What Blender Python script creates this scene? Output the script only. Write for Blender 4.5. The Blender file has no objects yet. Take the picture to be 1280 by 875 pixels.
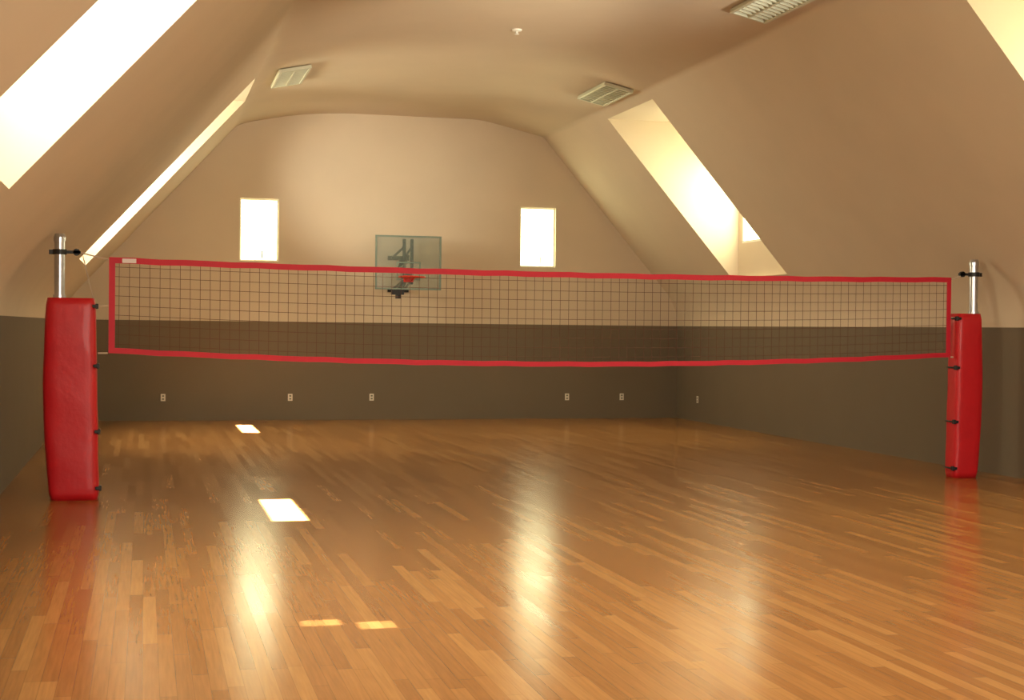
import bpy, math, random
from mathutils import Matrix, Vector
random.seed(4)
sc=bpy.context.scene
sc.view_settings.view_transform='Standard'
COL=sc.collection

# ---------------------------------------------------------------- helpers
def link(o,parent=None):
    COL.objects.link(o)
    if parent: o.parent=parent
    return o
def mesh_obj(name,verts,faces,mats,parent=None,midx=None,smooth=False,kind=None):
    me=bpy.data.meshes.new(name)
    me.from_pydata([tuple(v) for v in verts],[],faces)
    if not isinstance(mats,(list,tuple)): mats=[mats]
    for m in mats: me.materials.append(m)
    if midx:
        for p,i in zip(me.polygons,midx): p.material_index=i
    if smooth:
        for p in me.polygons: p.use_smooth=True
    me.update()
    o=bpy.data.objects.new(name,me)
    if kind: o["kind"]=kind
    return link(o,parent)
def empty(name,loc,label,cat,group=None):
    o=bpy.data.objects.new(name,None); o.location=loc; o.empty_display_size=.1
    o["label"]=label; o["category"]=cat
    if group: o["group"]=group
    return link(o)
class G:
    def __init__(s): s.v=[];s.f=[];s.m=[]
    def add(s,vs,fs,m=0):
        b=len(s.v); s.v+=[tuple(v) for v in vs]
        s.f+=[tuple(b+i for i in f) for f in fs]; s.m+=[m]*len(fs)
    def quad(s,a,b,c,d,m=0): s.add([a,b,c,d],[(0,1,2,3)],m)
    def box(s,x0,x1,y0,y1,z0,z1,m=0):
        v=[(x,y,z) for z in (z0,z1) for y in (y0,y1) for x in (x0,x1)]
        s.add(v,[(0,2,3,1),(4,5,7,6),(0,1,5,4),(2,6,7,3),(0,4,6,2),(1,3,7,5)],m)
    def tube(s,pts,r,n=8,m=0,cap=True):
        pts=[Vector(p) for p in pts]; rings=[]
        for i,p in enumerate(pts):
            a=pts[max(i-1,0)]; b=pts[min(i+1,len(pts)-1)]
            t=(b-a)
            if t.length<1e-6: t=Vector((0,0,1))
            t.normalize()
            up=Vector((0,0,1)) if abs(t.z)<.9 else Vector((0,1,0))
            u=t.cross(up).normalized(); w=t.cross(u)
            rr=r[i] if isinstance(r,(list,tuple)) else r
            rings.append([p+(u*math.cos(2*math.pi*k/n)+w*math.sin(2*math.pi*k/n))*rr for k in range(n)])
        vs=[q for R in rings for q in R]; fs=[]
        for i in range(len(pts)-1):
            for k in range(n):
                k2=(k+1)%n
                fs.append((i*n+k,i*n+k2,(i+1)*n+k2,(i+1)*n+k))
        if cap:
            fs.append(tuple(range(n))[::-1]); b=(len(pts)-1)*n
            fs.append(tuple(b+k for k in range(n)))
        s.add(vs,fs,m)
    def obj(s,name,mats,parent=None,smooth=False,kind=None):
        return mesh_obj(name,s.v,s.f,mats,parent,s.m,smooth,kind)
def bevel(o,w=.01,seg=2):
    m=o.modifiers.new("bevel",'BEVEL'); m.width=w; m.segments=seg; m.limit_method='ANGLE'; return o

def lin(c): return tuple(((x/255)/12.92 if x/255<=.04045 else ((x/255+.055)/1.055)**2.4) for x in c)+(1,)
def mat(name,col,rough=.5,metal=0,spec=.5,noise=0,nscale=8,bump=0,emis=0,alpha=1,coat=0):
    m=bpy.data.materials.new(name); m.use_nodes=True
    nt=m.node_tree; b=nt.nodes["Principled BSDF"]
    b.inputs["Base Color"].default_value=col
    b.inputs["Roughness"].default_value=rough
    b.inputs["Metallic"].default_value=metal
    b.inputs["Specular IOR Level"].default_value=spec
    b.inputs["Alpha"].default_value=alpha
    b.inputs["Coat Weight"].default_value=coat
    if emis:
        b.inputs["Emission Color"].default_value=col; b.inputs["Emission Strength"].default_value=emis
    if noise or bump:
        tc=nt.nodes.new("ShaderNodeTexCoord"); n=nt.nodes.new("ShaderNodeTexNoise")
        n.inputs["Scale"].default_value=nscale; n.inputs["Detail"].default_value=4
        nt.links.new(tc.outputs["Object"],n.inputs["Vector"])
        if noise:
            mx=nt.nodes.new("ShaderNodeMix"); mx.data_type='RGBA'
            mx.inputs[6].default_value=tuple(c*(1-noise) for c in col[:3])+(1,)
            mx.inputs[7].default_value=tuple(min(1,c*(1+noise)) for c in col[:3])+(1,)
            nt.links.new(n.outputs["Fac"],mx.inputs[0]); nt.links.new(mx.outputs[2],b.inputs["Base Color"])
        if bump:
            bp=nt.nodes.new("ShaderNodeBump"); bp.inputs["Strength"].default_value=bump; bp.inputs["Distance"].default_value=.02
            nt.links.new(n.outputs["Fac"],bp.inputs["Height"]); nt.links.new(bp.outputs["Normal"],b.inputs["Normal"])
    return m

# ---------------------------------------------------------------- materials
PAINT_Z=1.82
def wall_paint():
    m=mat("two_tone_wall_paint",lin((205,180,148)),.75,spec=.25)
    nt=m.node_tree; b=nt.nodes["Principled BSDF"]
    ge=nt.nodes.new("ShaderNodeNewGeometry"); sp=nt.nodes.new("ShaderNodeSeparateXYZ")
    nt.links.new(ge.outputs["Position"],sp.inputs[0])
    gt=nt.nodes.new("ShaderNodeMath"); gt.operation='GREATER_THAN'; gt.inputs[1].default_value=PAINT_Z
    nt.links.new(sp.outputs["Z"],gt.inputs[0])
    n=nt.nodes.new("ShaderNodeTexNoise"); n.inputs["Scale"].default_value=1.3; n.inputs["Detail"].default_value=5
    nt.links.new(ge.outputs["Position"],n.inputs["Vector"])
    mx=nt.nodes.new("ShaderNodeMix"); mx.data_type='RGBA'
    mx.inputs[6].default_value=lin((114,102,84)); mx.inputs[7].default_value=lin((212,196,171))
    nt.links.new(gt.outputs[0],mx.inputs[0])
    hs=nt.nodes.new("ShaderNodeHueSaturation")
    mr=nt.nodes.new("ShaderNodeMapRange"); mr.inputs[3].default_value=.94; mr.inputs[4].default_value=1.05
    nt.links.new(n.outputs["Fac"],mr.inputs[0]); nt.links.new(mr.outputs[0],hs.inputs["Value"])
    nt.links.new(mx.outputs[2],hs.inputs["Color"]); nt.links.new(hs.outputs[0],b.inputs["Base Color"])
    return m
WALL=wall_paint()

def floor_mat():
    m=mat("strip_hardwood",(.4,.2,.08,1),.24,spec=.5)
    nt=m.node_tree; N=nt.nodes; L=nt.links; b=N["Principled BSDF"]
    ge=N.new("ShaderNodeNewGeometry"); sp=N.new("ShaderNodeSeparateXYZ"); L.new(ge.outputs["Position"],sp.inputs[0])
    def M(op,a,bv=None):
        n=N.new("ShaderNodeMath"); n.operation=op
        if isinstance(a,(int,float)): n.inputs[0].default_value=a
        else: L.new(a,n.inputs[0])
        if bv is not None:
            if isinstance(bv,(int,float)): n.inputs[1].default_value=bv
            else: L.new(bv,n.inputs[1])
        return n.outputs[0]
    W=.08; LEN=1.4
    xr=M('DIVIDE',sp.outputs["X"],W); row=M('FLOOR',xr); fx=M('FRACT',xr)
    wn=N.new("ShaderNodeTexWhiteNoise"); wn.noise_dimensions='1D'; L.new(row,wn.inputs["W"])
    yr=M('ADD',M('DIVIDE',sp.outputs["Y"],LEN),M('MULTIPLY',wn.outputs["Value"],7.3))
    colm=M('FLOOR',yr); fy=M('FRACT',yr)
    cb=N.new("ShaderNodeCombineXYZ"); L.new(row,cb.inputs[0]); L.new(colm,cb.inputs[1])
    w2=N.new("ShaderNodeTexWhiteNoise"); w2.noise_dimensions='2D'; L.new(cb.outputs[0],w2.inputs["Vector"])
    cr=N.new("ShaderNodeValToRGB"); L.new(w2.outputs["Value"],cr.inputs[0])
    e=cr.color_ramp.elements; e[0].color=lin((148,99,51)); e[1].color=lin((174,125,70))
    x=e.new(.3); x.color=lin((156,106,56)); x=e.new(.75); x.color=lin((165,115,62))
    mp=N.new("ShaderNodeMapping"); mp.inputs["Scale"].default_value=(60,2.5,1); L.new(ge.outputs["Position"],mp.inputs["Vector"])
    gn=N.new("ShaderNodeTexNoise"); gn.inputs["Scale"].default_value=1; gn.inputs["Detail"].default_value=5; L.new(mp.outputs[0],gn.inputs["Vector"])
    mr=N.new("ShaderNodeMapRange"); mr.inputs[1].default_value=.3; mr.inputs[2].default_value=.7; mr.inputs[3].default_value=.88; mr.inputs[4].default_value=1.1
    L.new(gn.outputs["Fac"],mr.inputs[0])
    ex=M('MINIMUM',fx,M('SUBTRACT',1,fx)); ey=M('MINIMUM',fy,M('SUBTRACT',1,fy))
    jx=M('GREATER_THAN',ex,.02); jy=M('GREATER_THAN',ey,.0025)
    j=M('MULTIPLY',jx,jy); jm=M('ADD',M('MULTIPLY',j,.25),.75)
    hs=N.new("ShaderNodeHueSaturation"); L.new(cr.outputs[0],hs.inputs["Color"])
    L.new(M('MULTIPLY',mr.outputs[0],jm),hs.inputs["Value"]); L.new(hs.outputs[0],b.inputs["Base Color"])
    # each strip lies very slightly out of level, which breaks up reflections
    nz=N.new("ShaderNodeVectorMath"); nz.operation='SUBTRACT'; L.new(w2.outputs["Color"],nz.inputs[0]); nz.inputs[1].default_value=(.5,.5,.5)
    sc_=N.new("ShaderNodeVectorMath"); sc_.operation='MULTIPLY'; L.new(nz.outputs[0],sc_.inputs[0]); sc_.inputs[1].default_value=(.006,.003,0)
    ad=N.new("ShaderNodeVectorMath"); ad.operation='ADD'; L.new(sc_.outputs[0],ad.inputs[0]); ad.inputs[1].default_value=(0,0,1)
    no=N.new("ShaderNodeVectorMath"); no.operation='NORMALIZE'; L.new(ad.outputs[0],no.inputs[0]); L.new(no.outputs[0],b.inputs["Normal"])
    rr=N.new("ShaderNodeMapRange"); rr.inputs[3].default_value=.19; rr.inputs[4].default_value=.23
    L.new(w2.outputs["Value"],rr.inputs[0]); L.new(rr.outputs[0],b.inputs["Roughness"])
    return m
FLOOR=floor_mat()
FRAME=mat("white_frame",lin((235,232,220)),.4,noise=.03)
SKYPANE=mat("daylit_glass",(1,.98,.58,1),.1,emis=9)
RED=mat("red_vinyl",lin((196,20,32)),.42,noise=.12,nscale=5,bump=.35,coat=.1)
REDT=mat("red_net_tape",lin((196,20,48)),.6,noise=.08,nscale=20)
NETM=mat("dark_net_cord",lin((98,64,52)),.8,noise=.1)
BLACK=mat("black_plastic",lin((22,22,24)),.45,noise=.1)
STEEL=mat("brushed_steel",lin((190,192,198)),.28,metal=1,noise=.06,nscale=20)
ROPE=mat("pale_rope",lin((190,175,155)),.8,noise=.1,nscale=50)
LABEL=mat("white_cloth_label",lin((235,225,225)),.6,noise=.03)
PLATE=mat("outlet_plastic",lin((225,215,195)),.4,noise=.03)
GLASS=mat("tinted_backboard_acrylic",lin((130,146,136)),.08,alpha=.35,noise=.04)
BFRAME=mat("grey_green_metal",lin((118,134,122)),.4,metal=.3,noise=.06)
RIM=mat("orange_red_steel",lin((205,50,30)),.4,noise=.05)
GRILL=mat("grille_white",lin((205,205,180)),.4,noise=.03)
GDARK=mat("grille_inner",lin((110,112,88)),.5,noise=.1)

# ---------------------------------------------------------------- room shell
XL,XR=-1.41,10.24; Y0,Y1=-4.0,26.7
KZ=2.08; KZR=2.2
def slopeL(z): return XL+(z-KZ)/1.1
def slopeR(z): return XR-(z-KZR)/1.156
KINK=5.44; RIDGE=5.72
def fillet(p0,p1,p2,d,n=6,d2=None):
    p0,p1,p2=map(Vector,(p0,p1,p2)); d2=d2 or d
    a=p1+(p0-p1).normalized()*d; b=p1+(p2-p1).normalized()*d2
    out=[]
    for i in range(n+1):
        t=i/n; out.append(tuple(a*(1-t)**2+p1*2*t*(1-t)+b*t*t))
    return out
kl=(slopeL(KINK),KINK); kr=(slopeR(KINK),KINK); rl=(3.0,RIDGE); rr_=(6.2,RIDGE)
arcs=[fillet((XL,KZ),kl,rl,.12,6,.3),fillet(kl,rl,rr_,.8),fillet(rl,rr_,kr,.25),fillet(rr_,kr,(XR,KZR),.06)]
arc=[p for a in arcs for p in a]
ZT=arc[0][1]; ZTR=arc[-1][1]
footL=fillet((XL,0),(XL,KZ),kl,.24,8,.45)
footR=fillet((XR,0),(XR,KZR),kr,.36,8,.45)
SB_L=footL[-1][1]; SB_R=footR[-1][1]

c=G()
for pts in (arc,footL,footR[::-1]):
    b=len(c.v)
    for p in pts: c.v+=[(p[0],Y0,p[1]),(p[0],Y1,p[1])]
    for i in range(len(pts)-1):
        c.f.append((b+2*i,b+2*i+2,b+2*i+3,b+2*i+1)); c.m.append(0)
NS=len(c.f)
DZ0,DZ1=2.65,5.3
dormL=[(7.5,10.2),(20.9,23.1)]
dormR=[(0.6,2.8),(10.35,12.57),(20.9,23.1)]
def slope(side,dorms):
    f=slopeL if side<0 else slopeR
    zt=ZT if side<0 else ZTR
    zs=[SB_L if side<0 else SB_R,DZ0,DZ1,zt]; ys=[Y0]+[y for d in dorms for y in d]+[Y1]
    for i in range(len(ys)-1):
        for k in range(3):
            if i%2==1 and k==1: continue
            a,b=zs[k],zs[k+1]
            q=[(f(a),ys[i],a),(f(b),ys[i],b),(f(b),ys[i+1],b),(f(a),ys[i+1],a)]
            if side>0: q=q[::-1]
            c.quad(*q)
    xf=-1.15 if side<0 else 9.97
    for d0,d1 in dorms:
        for y in (d0,d1):
            c.add([(f(DZ0),y,DZ0),(xf,y,DZ0),(xf,y,DZ1),(f(DZ1),y,DZ1)],[(0,1,2,3)])
        c.quad((f(DZ0),d0,DZ0),(xf,d0,DZ0),(xf,d1,DZ0),(f(DZ0),d1,DZ0))
        c.quad((f(DZ1),d0,DZ1),(xf,d0,DZ1),(xf,d1,DZ1),(f(DZ1),d1,DZ1))
        wy0,wy1,wz0,wz1=d0+.2,d1-.15,3.25,4.75
        yy=[d0,wy0,wy1,d1]; zz=[DZ0,wz0,wz1,DZ1]
        for i in range(3):
            for k in range(3):
                if i==1 and k==1: continue
                c.quad((xf,yy[i],zz[k]),(xf,yy[i+1],zz[k]),(xf,yy[i+1],zz[k+1]),(xf,yy[i],zz[k+1]))
        out.append((side,xf,wy0,wy1,wz0,wz1))
out=[]
slope(-1,dormL); slope(1,dormR)
ceil=c.obj("ceiling",WALL,kind="structure")
for p in ceil.data.polygons:
    if p.index<NS: p.use_smooth=True

g=G(); g.quad((XL,Y0,0),(XR,Y0,0),(XR,Y1,0),(XL,Y1,0)); g.obj("floor",FLOOR,kind="structure")
zl=footL[0][1]; zr=footR[0][1]
g=G(); g.quad((XL,Y0,0),(XL,Y1,0),(XL,Y1,zl),(XL,Y0,zl)); g.obj("wall_left",WALL,kind="structure")
g=G(); g.quad((XR,Y0,0),(XR,Y0,zr),(XR,Y1,zr),(XR,Y1,0)); g.obj("wall_right",WALL,kind="structure")
prof=footL+arc+footR[::-1]
def ph(x):
    for a,b in zip(prof,prof[1:]):
        if a[0]-1e-6<=x<=b[0]+1e-6 and b[0]>a[0]+1e-6: return a[1]+(b[1]-a[1])*(x-a[0])/(b[0]-a[0])
    return KZ
wins=[(1.675,2.385,2.93,4.08),(6.995,7.705,2.93,4.08)]
def gable(name,y,wins):
    g=G()
    xs=sorted(set([p[0] for p in prof]+[w for q in wins for w in q[:2]]))
    for a,b in zip(xs,xs[1:]):
        if b-a<1e-5: continue
        hole=[w for w in wins if w[0]-1e-6<=a and b<=w[1]+1e-6]
        if hole:
            w=hole[0]
            g.quad((a,y,0),(b,y,0),(b,y,w[2]),(a,y,w[2]))
            g.quad((a,y,w[3]),(b,y,w[3]),(b,y,ph(b)),(a,y,ph(a)))
        else: g.quad((a,y,0),(b,y,0),(b,y,ph(b)),(a,y,ph(a)))
    for (x0,x1,z0,z1) in wins:   # reveals
        d=.12 if y>0 else -.12
        g.quad((x0,y,z0),(x1,y,z0),(x1,y+d,z0),(x0,y+d,z0)); g.quad((x0,y,z1),(x1,y,z1),(x1,y+d,z1),(x0,y+d,z1))
        g.quad((x0,y,z0),(x0,y,z1),(x0,y+d,z1),(x0,y+d,z0)); g.quad((x1,y,z0),(x1,y,z1),(x1,y+d,z1),(x1,y+d,z0))
    return g.obj(name,WALL,kind="structure")
gable("wall_far",Y1,wins)
gable("wall_back",Y0,[])
# windows
n=1
for (x0,x1,z0,z1) in wins:
    g=G(); y=Y1+.08; t=.03
    g.box(x0,x0+t,y-.02,y+.03,z0,z1,0); g.box(x1-t,x1,y-.02,y+.03,z0,z1,0)
    g.box(x0+t,x1-t,y-.02,y+.03,z0,z0+t,0); g.box(x0+t,x1-t,y-.02,y+.03,z1-t,z1,0)
    g.box(x0+t,x1-t,y+.0,y+.01,z0+t,z1-t,1)
    xm=(x0+x1)/2+.06
    g.box(xm-.012,xm+.012,y-.04,y-.02,z0+.05,z0+.2,2)
    g.obj("window_%d"%n,[FRAME,SKYPANE,GDARK],kind="structure"); n+=1
for (side,xf,a,b,z0,z1) in out:
    g=G(); t=.04; s=side
    def bx(y0,y1,za,zb,m,xa=0,xb=.05):
        xx=sorted((xf+s*xa,xf+s*xb)); g.box(xx[0],xx[1],y0,y1,za,zb,m)
    bx(a,a+t,z0,z1,0); bx(b-t,b,z0,z1,0); bx(a+t,b-t,z0,z0+t,0); bx(a+t,b-t,z1-t,z1,0)
    ym=(a+b)/2; bx(ym-.02,ym+.02,z0+t,z1-t,0)
    bx(a+t,ym-.02,z0+t,z1-t,1,.02,.03); bx(ym+.02,b-t,z0+t,z1-t,1,.02,.03)
    g.obj("window_%d"%n,[FRAME,SKYPANE],kind="structure"); n+=1

# ---------------------------------------------------------------- volleyball posts
def pad_mesh(w,d,H,lean,bulge,parent):
    """soft vinyl wrap: lofted rounded rectangle with slight bulges and creases"""
    NZ=28; NA=40; vs=[];fs=[]
    for i in range(NZ+1):
        t=i/NZ; z=.0+H*t
        edge=.012*(1 if i in (0,NZ) else 0)
        for k in range(NA):
            a=2*math.pi*k/NA; ca,sa=math.cos(a),math.sin(a)
            p=.38
            x=math.copysign(abs(ca)**p,ca)*(w/2-edge); y=math.copysign(abs(sa)**p,sa)*(d/2-edge)
            cr=.003*math.sin(7*t*math.pi+2.1*a)+.002*math.sin(19*t+5*a)
            x*=1+cr*2; y*=1+cr*3
            if ca*bulge>0: x+=bulge*abs(ca)*.045*math.sin(math.pi*min(1,t*1.05))
            x+=lean*(1-t)
            vs.append((x,y,z))
    for i in range(NZ):
        for k in range(NA):
            k2=(k+1)%NA; fs.append((i*NA+k,i*NA+k2,(i+1)*NA+k2,(i+1)*NA+k))
    fs.append(tuple(range(NA))[::-1]); fs.append(tuple(NZ*NA+k for k in range(NA)))
    o=mesh_obj("protective_pad",vs,fs,RED,parent,smooth=True)
    o.data.polygons[-1].use_smooth=False; o.data.polygons[-2].use_smooth=False
    return o
def post(loc,w,d,H,px,inward,bulge,lean,label,padc):
    e=empty("volleyball_post",loc,label,"volleyball post","volleyball net posts")
    g=G()
    g.tube([(px,0,.02),(px,0,2.56)],.05,20); g.tube([(px,0,2.56),(px,0,2.60),(px,0,2.635)],[.057,.057,.045],20)
    g.tube([(px,0,H-.02),(px,0,H+.03)],.062,20)
    g.obj("pole",STEEL,e,smooth=False)
    pad=pad_mesh(w,d,H,lean,bulge,e); pad.location.x=padc
    g=G(); g.tube([(px,0,2.43),(px,0,2.48)],.068,20)
    g.box(min(px,px+inward*.2),max(px,px+inward*.2),-.02,.02,2.44,2.47)
    g.tube([(px+inward*.16,-.02,2.455),(px+inward*.16,.02,2.455)],.035,14)
    g.box(px-inward*.08-.02,px-inward*.08+.02,-.02,.02,2.43,2.475)
    g.obj("collar",BLACK,e)
    xi=padc+inward*w/2
    for k,z in enumerate((1.92,1.33,.68,.12)):
        g=G(); sx=lean*(1-z/H)
        g.box(min(xi-inward*.03,xi+inward*.012)+sx,max(xi-inward*.03,xi+inward*.012)+sx,-d/2-.008,-d/2+.03,z-.016,z+.016)
        g.box(min(xi,xi+inward*.03)+sx,max(xi,xi+inward*.03)+sx,-d/2+.0,-d/2+.05,z-.026,z+.026)
        g.tube([(xi+sx,-d/2+.02,z),(xi+inward*.012+sx,0,z),(xi+sx,d/2-.02,z)],.012,6)
        bevel(g.obj("strap_buckle",BLACK,e),.006)
    return e
PL=(-.74,14.85,0); PR=(9.64,15.4,0)
postL=post(PL,.47,.30,2.0,-.08,1,-1,.045,"steel net post in tall red vinyl pad with black buckles",.03)
postR=post(PR,.33,.26,1.98,.075,-1,1,-.03,"steel net post in slim red vinyl pad by the taupe wall",-.03)

# ---------------------------------------------------------------- net
A=Vector((-.35,14.87,0)); B=Vector((9.40,15.39,0)); D=B-A; U=D.normalized(); Nn=Vector((U.y,-U.x,0))
def zt(s): return 2.415-.045*4*s*(1-s)
def zb(s): return 1.455-.125*4*s*(1-s)
def P(s,z,off=0): q=A+D*s+Nn*off; return (q.x-A.x,q.y-A.y,z)
net=empty("volleyball_net",(A.x,A.y,0),"dark mesh volleyball net edged in red tape between two posts","volleyball net")
g=G(); S=40
NV=98
for i in range(1,NV):
    s=i/NV; wob=.002*math.sin(i*1.7)
    g.tube([P(s,zt(s)-.03,wob),P(s,(zt(s)+zb(s))/2,-wob),P(s,zb(s)+.03,wob)],.0025,4,cap=False)
for k in range(1,10):
    f=k/10
    g.tube([P(i/S,zt(i/S)*(1-f)+zb(i/S)*f) for i in range(S+1)],.0025,4,cap=False)
g.obj("netting",NETM,net)
def band(name,zf,h,thick=.008):
    g=G()
    vs=[];fs=[]
    for i in range(S+1):
        s=i/S; z=zf(s)+.004*math.sin(i*2.3)
        for (o,dz) in ((thick,0),(thick,-h),(-thick,-h),(-thick,0)): vs.append(P(s,z+dz,o))
    for i in range(S):
        for k in range(4): k2=(k+1)%4; fs.append((i*4+k,i*4+k2,i*4+4+k2,i*4+4+k))
    fs+= [(3,2,1,0),(S*4,S*4+1,S*4+2,S*4+3)]
    g.add(vs,fs); return g.obj(name,REDT,net)
band("top_band",lambda s:zt(s),.06)
band("bottom_band",lambda s:zb(s)+.055,.055)
for s0,s1 in ((0,.0062),(.9945,1.0)):
    g=G(); z1=zt(s0)-.055; z0=zb(s0)+.05
    v=[P(s,z,o) for z in (z0,z1) for o in (.007,-.007) for s in (s0,s1)]
    g.add(v,[(0,1,3,2),(4,6,7,5),(0,4,5,1),(2,3,7,6),(0,2,6,4),(1,5,7,3)]); g.obj("side_band",REDT,net)
g=G(); v=[P(s,z,o) for z in (zt(.01)-.054,zt(.01)-.010) for o in (.013,.0085) for s in (.013,.027)]
g.add(v,[(0,1,3,2),(4,6,7,5),(0,4,5,1),(2,3,7,6),(0,2,6,4),(1,5,7,3)]); bevel(g.obj("cloth_label",LABEL,net),.004)
def rope(po,a,b,r=.008):
    o=Vector(po.location)
    a=Vector(a)-o;b=Vector(b)-o; g=G()
    g.tube([a.lerp(b,t/6) for t in range(7)],r,6)
    return g.obj("net_rope",ROPE,po)
rope(postL,(-.64,14.85,2.455),(-.36,14.87,2.39)); rope(postL,(-.50,14.83,1.92),(-.36,14.87,1.93),.006)
rope(postL,(-.45,14.82,1.455),(-.36,14.87,1.455),.009); rope(postL,(-.60,14.85,2.42),(-.5,14.83,2.0),.005)
rope(postR,(9.60,15.4,2.455),(9.41,15.39,2.39)); rope(postR,(9.45,15.38,1.93),(9.41,15.39,1.93),.006)
rope(postR,(9.45,15.38,1.455),(9.41,15.39,1.455),.009)

# ---------------------------------------------------------------- basketball backboard
hp=empty("basketball_hoop",(4.62,26.7,2.9),"wall-mounted clear basketball backboard with red rim and black arms","basketball hoop")
yb=-1.1; w=.575; z0,z1=-.45,.47
g=G(); g.box(-w,w,yb,yb+.015,z0,z1); g.obj("backboard",GLASS,hp)
g=G(); t=.03
g.box(-w-t,w+t,yb-.01,yb+.03,z1,z1+t);g.box(-w-t,w+t,yb-.01,yb+.03,z0-t,z0);g.box(-w-t,-w,yb-.01,yb+.03,z0,z1);g.box(w,w+t,yb-.01,yb+.03,z0,z1)
g.box(-.22,.22,yb-.006,yb-.001,.0,.025);g.box(-.22,-.195,yb-.006,yb-.001,-.28,.0);g.box(.195,.22,yb-.006,yb-.001,-.28,.0);g.box(-.22,.22,yb-.006,yb-.001,-.305,-.28)
g.obj("backboard_frame",BFRAME,hp)
g=G(); ring=[(.23*math.sin(a*math.pi/14),yb-.38+.23*math.cos(a*math.pi/14),-.26) for a in range(29)]
g.tube(ring,.014,8,cap=False); g.box(-.09,.09,yb-.02,yb-.005,-.34,-.22); g.box(-.06,.06,yb-.16,yb-.02,-.275,-.255)
g.tube([(-.05,yb-.02,-.32),(-.09,yb-.18,-.27)],.01,6); g.tube([(.05,yb-.02,-.32),(.09,yb-.18,-.27)],.01,6)
g.obj("rim",RIM,hp)
for sx in (-.07,.07):
    g=G(); g.tube([(sx,yb+.05,.44),(sx,yb+.05,-.38)],.032,8)
    g.tube([(sx,yb+.05,.3),(sx*1.6,-.03,.15)],.022,8); g.tube([(sx,yb+.05,-.3),(sx*1.6,-.03,-.45)],.022,8)
    g.obj("support_arm",BLACK,hp)
for za in (.1,-.5):
    g=G(); g.box(-.2,.2,-.04,0,za,za+.08); g.obj("wall_bracket",BLACK,hp)
g=G(); g.tube([(0,yb+.06,.16),(-.08,yb+.1,.05),(-.12,yb+.1,-.1),(.04,yb+.1,-.2),(-.08,yb+.08,-.36),(-.16,yb+.05,-.5)],[.04,.08,.09,.06,.05,.05],10)
g.box(-.30,-.08,yb-.02,yb+.08,-.57,-.49); g.tube([(-.18,yb+.03,-.5),(-.18,yb+.03,-.64)],.05,10); g.obj("height_crank",BLACK,hp)

# ---------------------------------------------------------------- vents
def vent(x,y,right,label):
    k=kr if right else kl; r=rr_ if right else rl
    ang=math.atan2(k[1]-r[1],k[0]-r[0]) if right else math.atan2(r[1]-k[1],r[0]-k[0])
    z=k[1]+(r[1]-k[1])*(x-k[0])/(r[0]-k[0])
    e=empty("ceiling_vent",(x,y,z-.012),label,"ceiling vent","ceiling vents")
    e.rotation_euler=(0,-ang,0)
    g=G(); a,b,t,h=.24,.72,.04,.05
    g.box(-a,-a+t,-b,b,-h,0);g.box(a-t,a,-b,b,-h,0);g.box(-a+t,a-t,-b,-b+t,-h,0);g.box(-a+t,a-t,b-t,b,-h,0)
    bevel(g.obj("vent_frame",GRILL,e),.005)
    g=G(); g.box(-a+t,a-t,-b+t,b-t,-.012,-.002); g.obj("vent_back",GDARK,e)
    g=G()
    for i in range(1,12):
        yy=-b+t+(2*b-2*t)*i/12; g.box(-a+t,a-t,yy-.014,yy+.014,-.045,-.015)
    g.box(-.012,.012,-b+t,b-t,-.048,-.014); g.obj("louvers",GRILL,e)
vent(7.08,21.8,True,"white louvered rectangular ceiling vent above dormer recess")
vent(6.98,15.25,True,"white louvered rectangular ceiling vent above dormer recess")
vent(2.1,21.8,False,"dim louvered rectangular ceiling vent above dormer recess")

# sprinkler
e=empty("ceiling_sprinkler",(4.77,18.5,RIDGE),"small white round ceiling sprinkler head","sprinkler")
g=G(); g.tube([(0,0,0),(0,0,-.02),(0,0,-.03)],[.07,.065,.03],16); g.obj("sprinkler_plate",FRAME,e)
g=G(); g.tube([(0,0,-.03),(0,0,-.06)],.015,8); g.tube([(0,0,-.06),(0,0,-.066)],.03,10); g.obj("sprinkler_head",FRAME,e)

# outlets
def outlet(loc,rotz):
    e=empty("wall_outlet",loc,"small cream plastic electrical outlet on taupe wall","outlet","wall outlets"); e.rotation_euler=(0,0,rotz)
    g=G(); g.box(-.042,.042,-.01,0,-.065,.065); bevel(g.obj("cover_plate",PLATE,e),.004)
    for z in (-.027,.027):
        g=G(); g.box(-.018,.018,-.0125,-.0099,z-.014,z+.014); g.obj("socket",GDARK,e)
for x in (.33,2.62,4.14,7.97,9.09): outlet((x,Y1,.42),0)
outlet((XR,25.58,.42),-math.pi/2)

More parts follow.
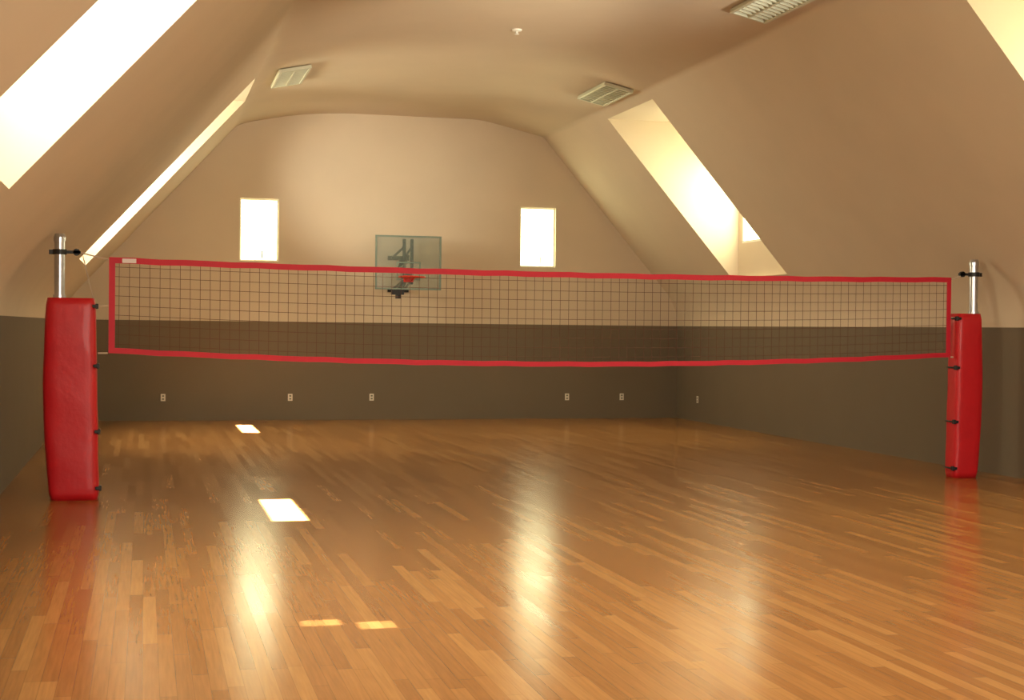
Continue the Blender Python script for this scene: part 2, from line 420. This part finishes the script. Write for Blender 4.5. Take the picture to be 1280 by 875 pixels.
# ---------------------------------------------------------------- lights
def area(name,loc,target,sx,sy,power,col=(1,1,1),spread=180):
    l=bpy.data.lights.new(name,'AREA'); l.shape='RECTANGLE'; l.size=sx; l.size_y=sy; l.energy=power; l.color=col[:3]
    l.spread=math.radians(spread)
    o=bpy.data.objects.new(name,l); o.location=loc
    o.rotation_euler=(Vector(target)-Vector(loc)).to_track_quat('-Z','Y').to_euler(); link(o); return o
def spot(loc,target,deg,power,col=(1,.94,.79),rad=.25):  # added spots imitating sunlight bounced onto end wall and ceiling
    l=bpy.data.lights.new("bounce_fill",'SPOT'); l.energy=power; l.spot_size=math.radians(deg); l.spot_blend=1; l.color=col; l.shadow_soft_size=rad
    o=bpy.data.objects.new("bounce_fill",l); o.location=loc
    o.rotation_euler=(Vector(target)-Vector(loc)).to_track_quat('-Z','Y').to_euler(); link(o)
day=(1,.945,.80)
for (side,xf,a,b,z0_,z1_) in out:
    ym=(a+b)/2
    area("window_light",(xf-side*.03,ym,4.0),(xf-side*3,ym,2.4),1.8,1.4,(270 if ym<15 else 330) if side<0 else 90,day)
area("rear_fill",(4.4,Y0+.05,2.8),(4.4,10,2.6),8,3,640,(1,.93,.79))  # unseen fill added behind the camera; the back wall has no window
area("front_floor_fill",(4.4,6,5.6),(4.4,6,0),3,6,230,(1,.93,.79))  # fill added out of view to brighten the near floor, no fixture there
spot((-.2,21.0,3.6),(4.3,26.7,4.5),34,1200)
spot((8.0,10.5,3.4),(5.2,16.8,5.7),34,1700)
spot((6.0,13.5,2.9),(3.2,19.5,5.7),60,650,(1,.87,.64))
def beam(px,py,sx,sy,power,t=3.3):
    src=Vector((px-.35*t,py,t))
    area("sun_beam",src,(px,py,0),sx,sy,power,(1,.96,.85),1.2)
beam(1.28,13.7,1.6,.28,130)
beam(1.69,24.5,1.8,.24,130)
beam(1.02,8.42,.16,.22,.5,2); beam(1.33,8.3,.2,.2,.55,2)

w_=bpy.data.worlds.new("World"); sc.world=w_; w_.use_nodes=True
w_.node_tree.nodes["Background"].inputs[0].default_value=(1,.95,.85,1); w_.node_tree.nodes["Background"].inputs[1].default_value=.5

# ---------------------------------------------------------------- camera
cam=bpy.data.cameras.new("camera"); cam.sensor_width=36; cam.lens=1789/1280*36; cam.clip_end=200
co=bpy.data.objects.new("camera",cam); link(co)
R=Matrix.Rotation(math.radians(-14.4),4,'Z')@Matrix.Rotation(math.radians(90-.884),4,'X')@Matrix.Rotation(math.radians(.61),4,'Z')
co.matrix_world=Matrix.Translation((0,0,1.75))@R
sc.camera=co
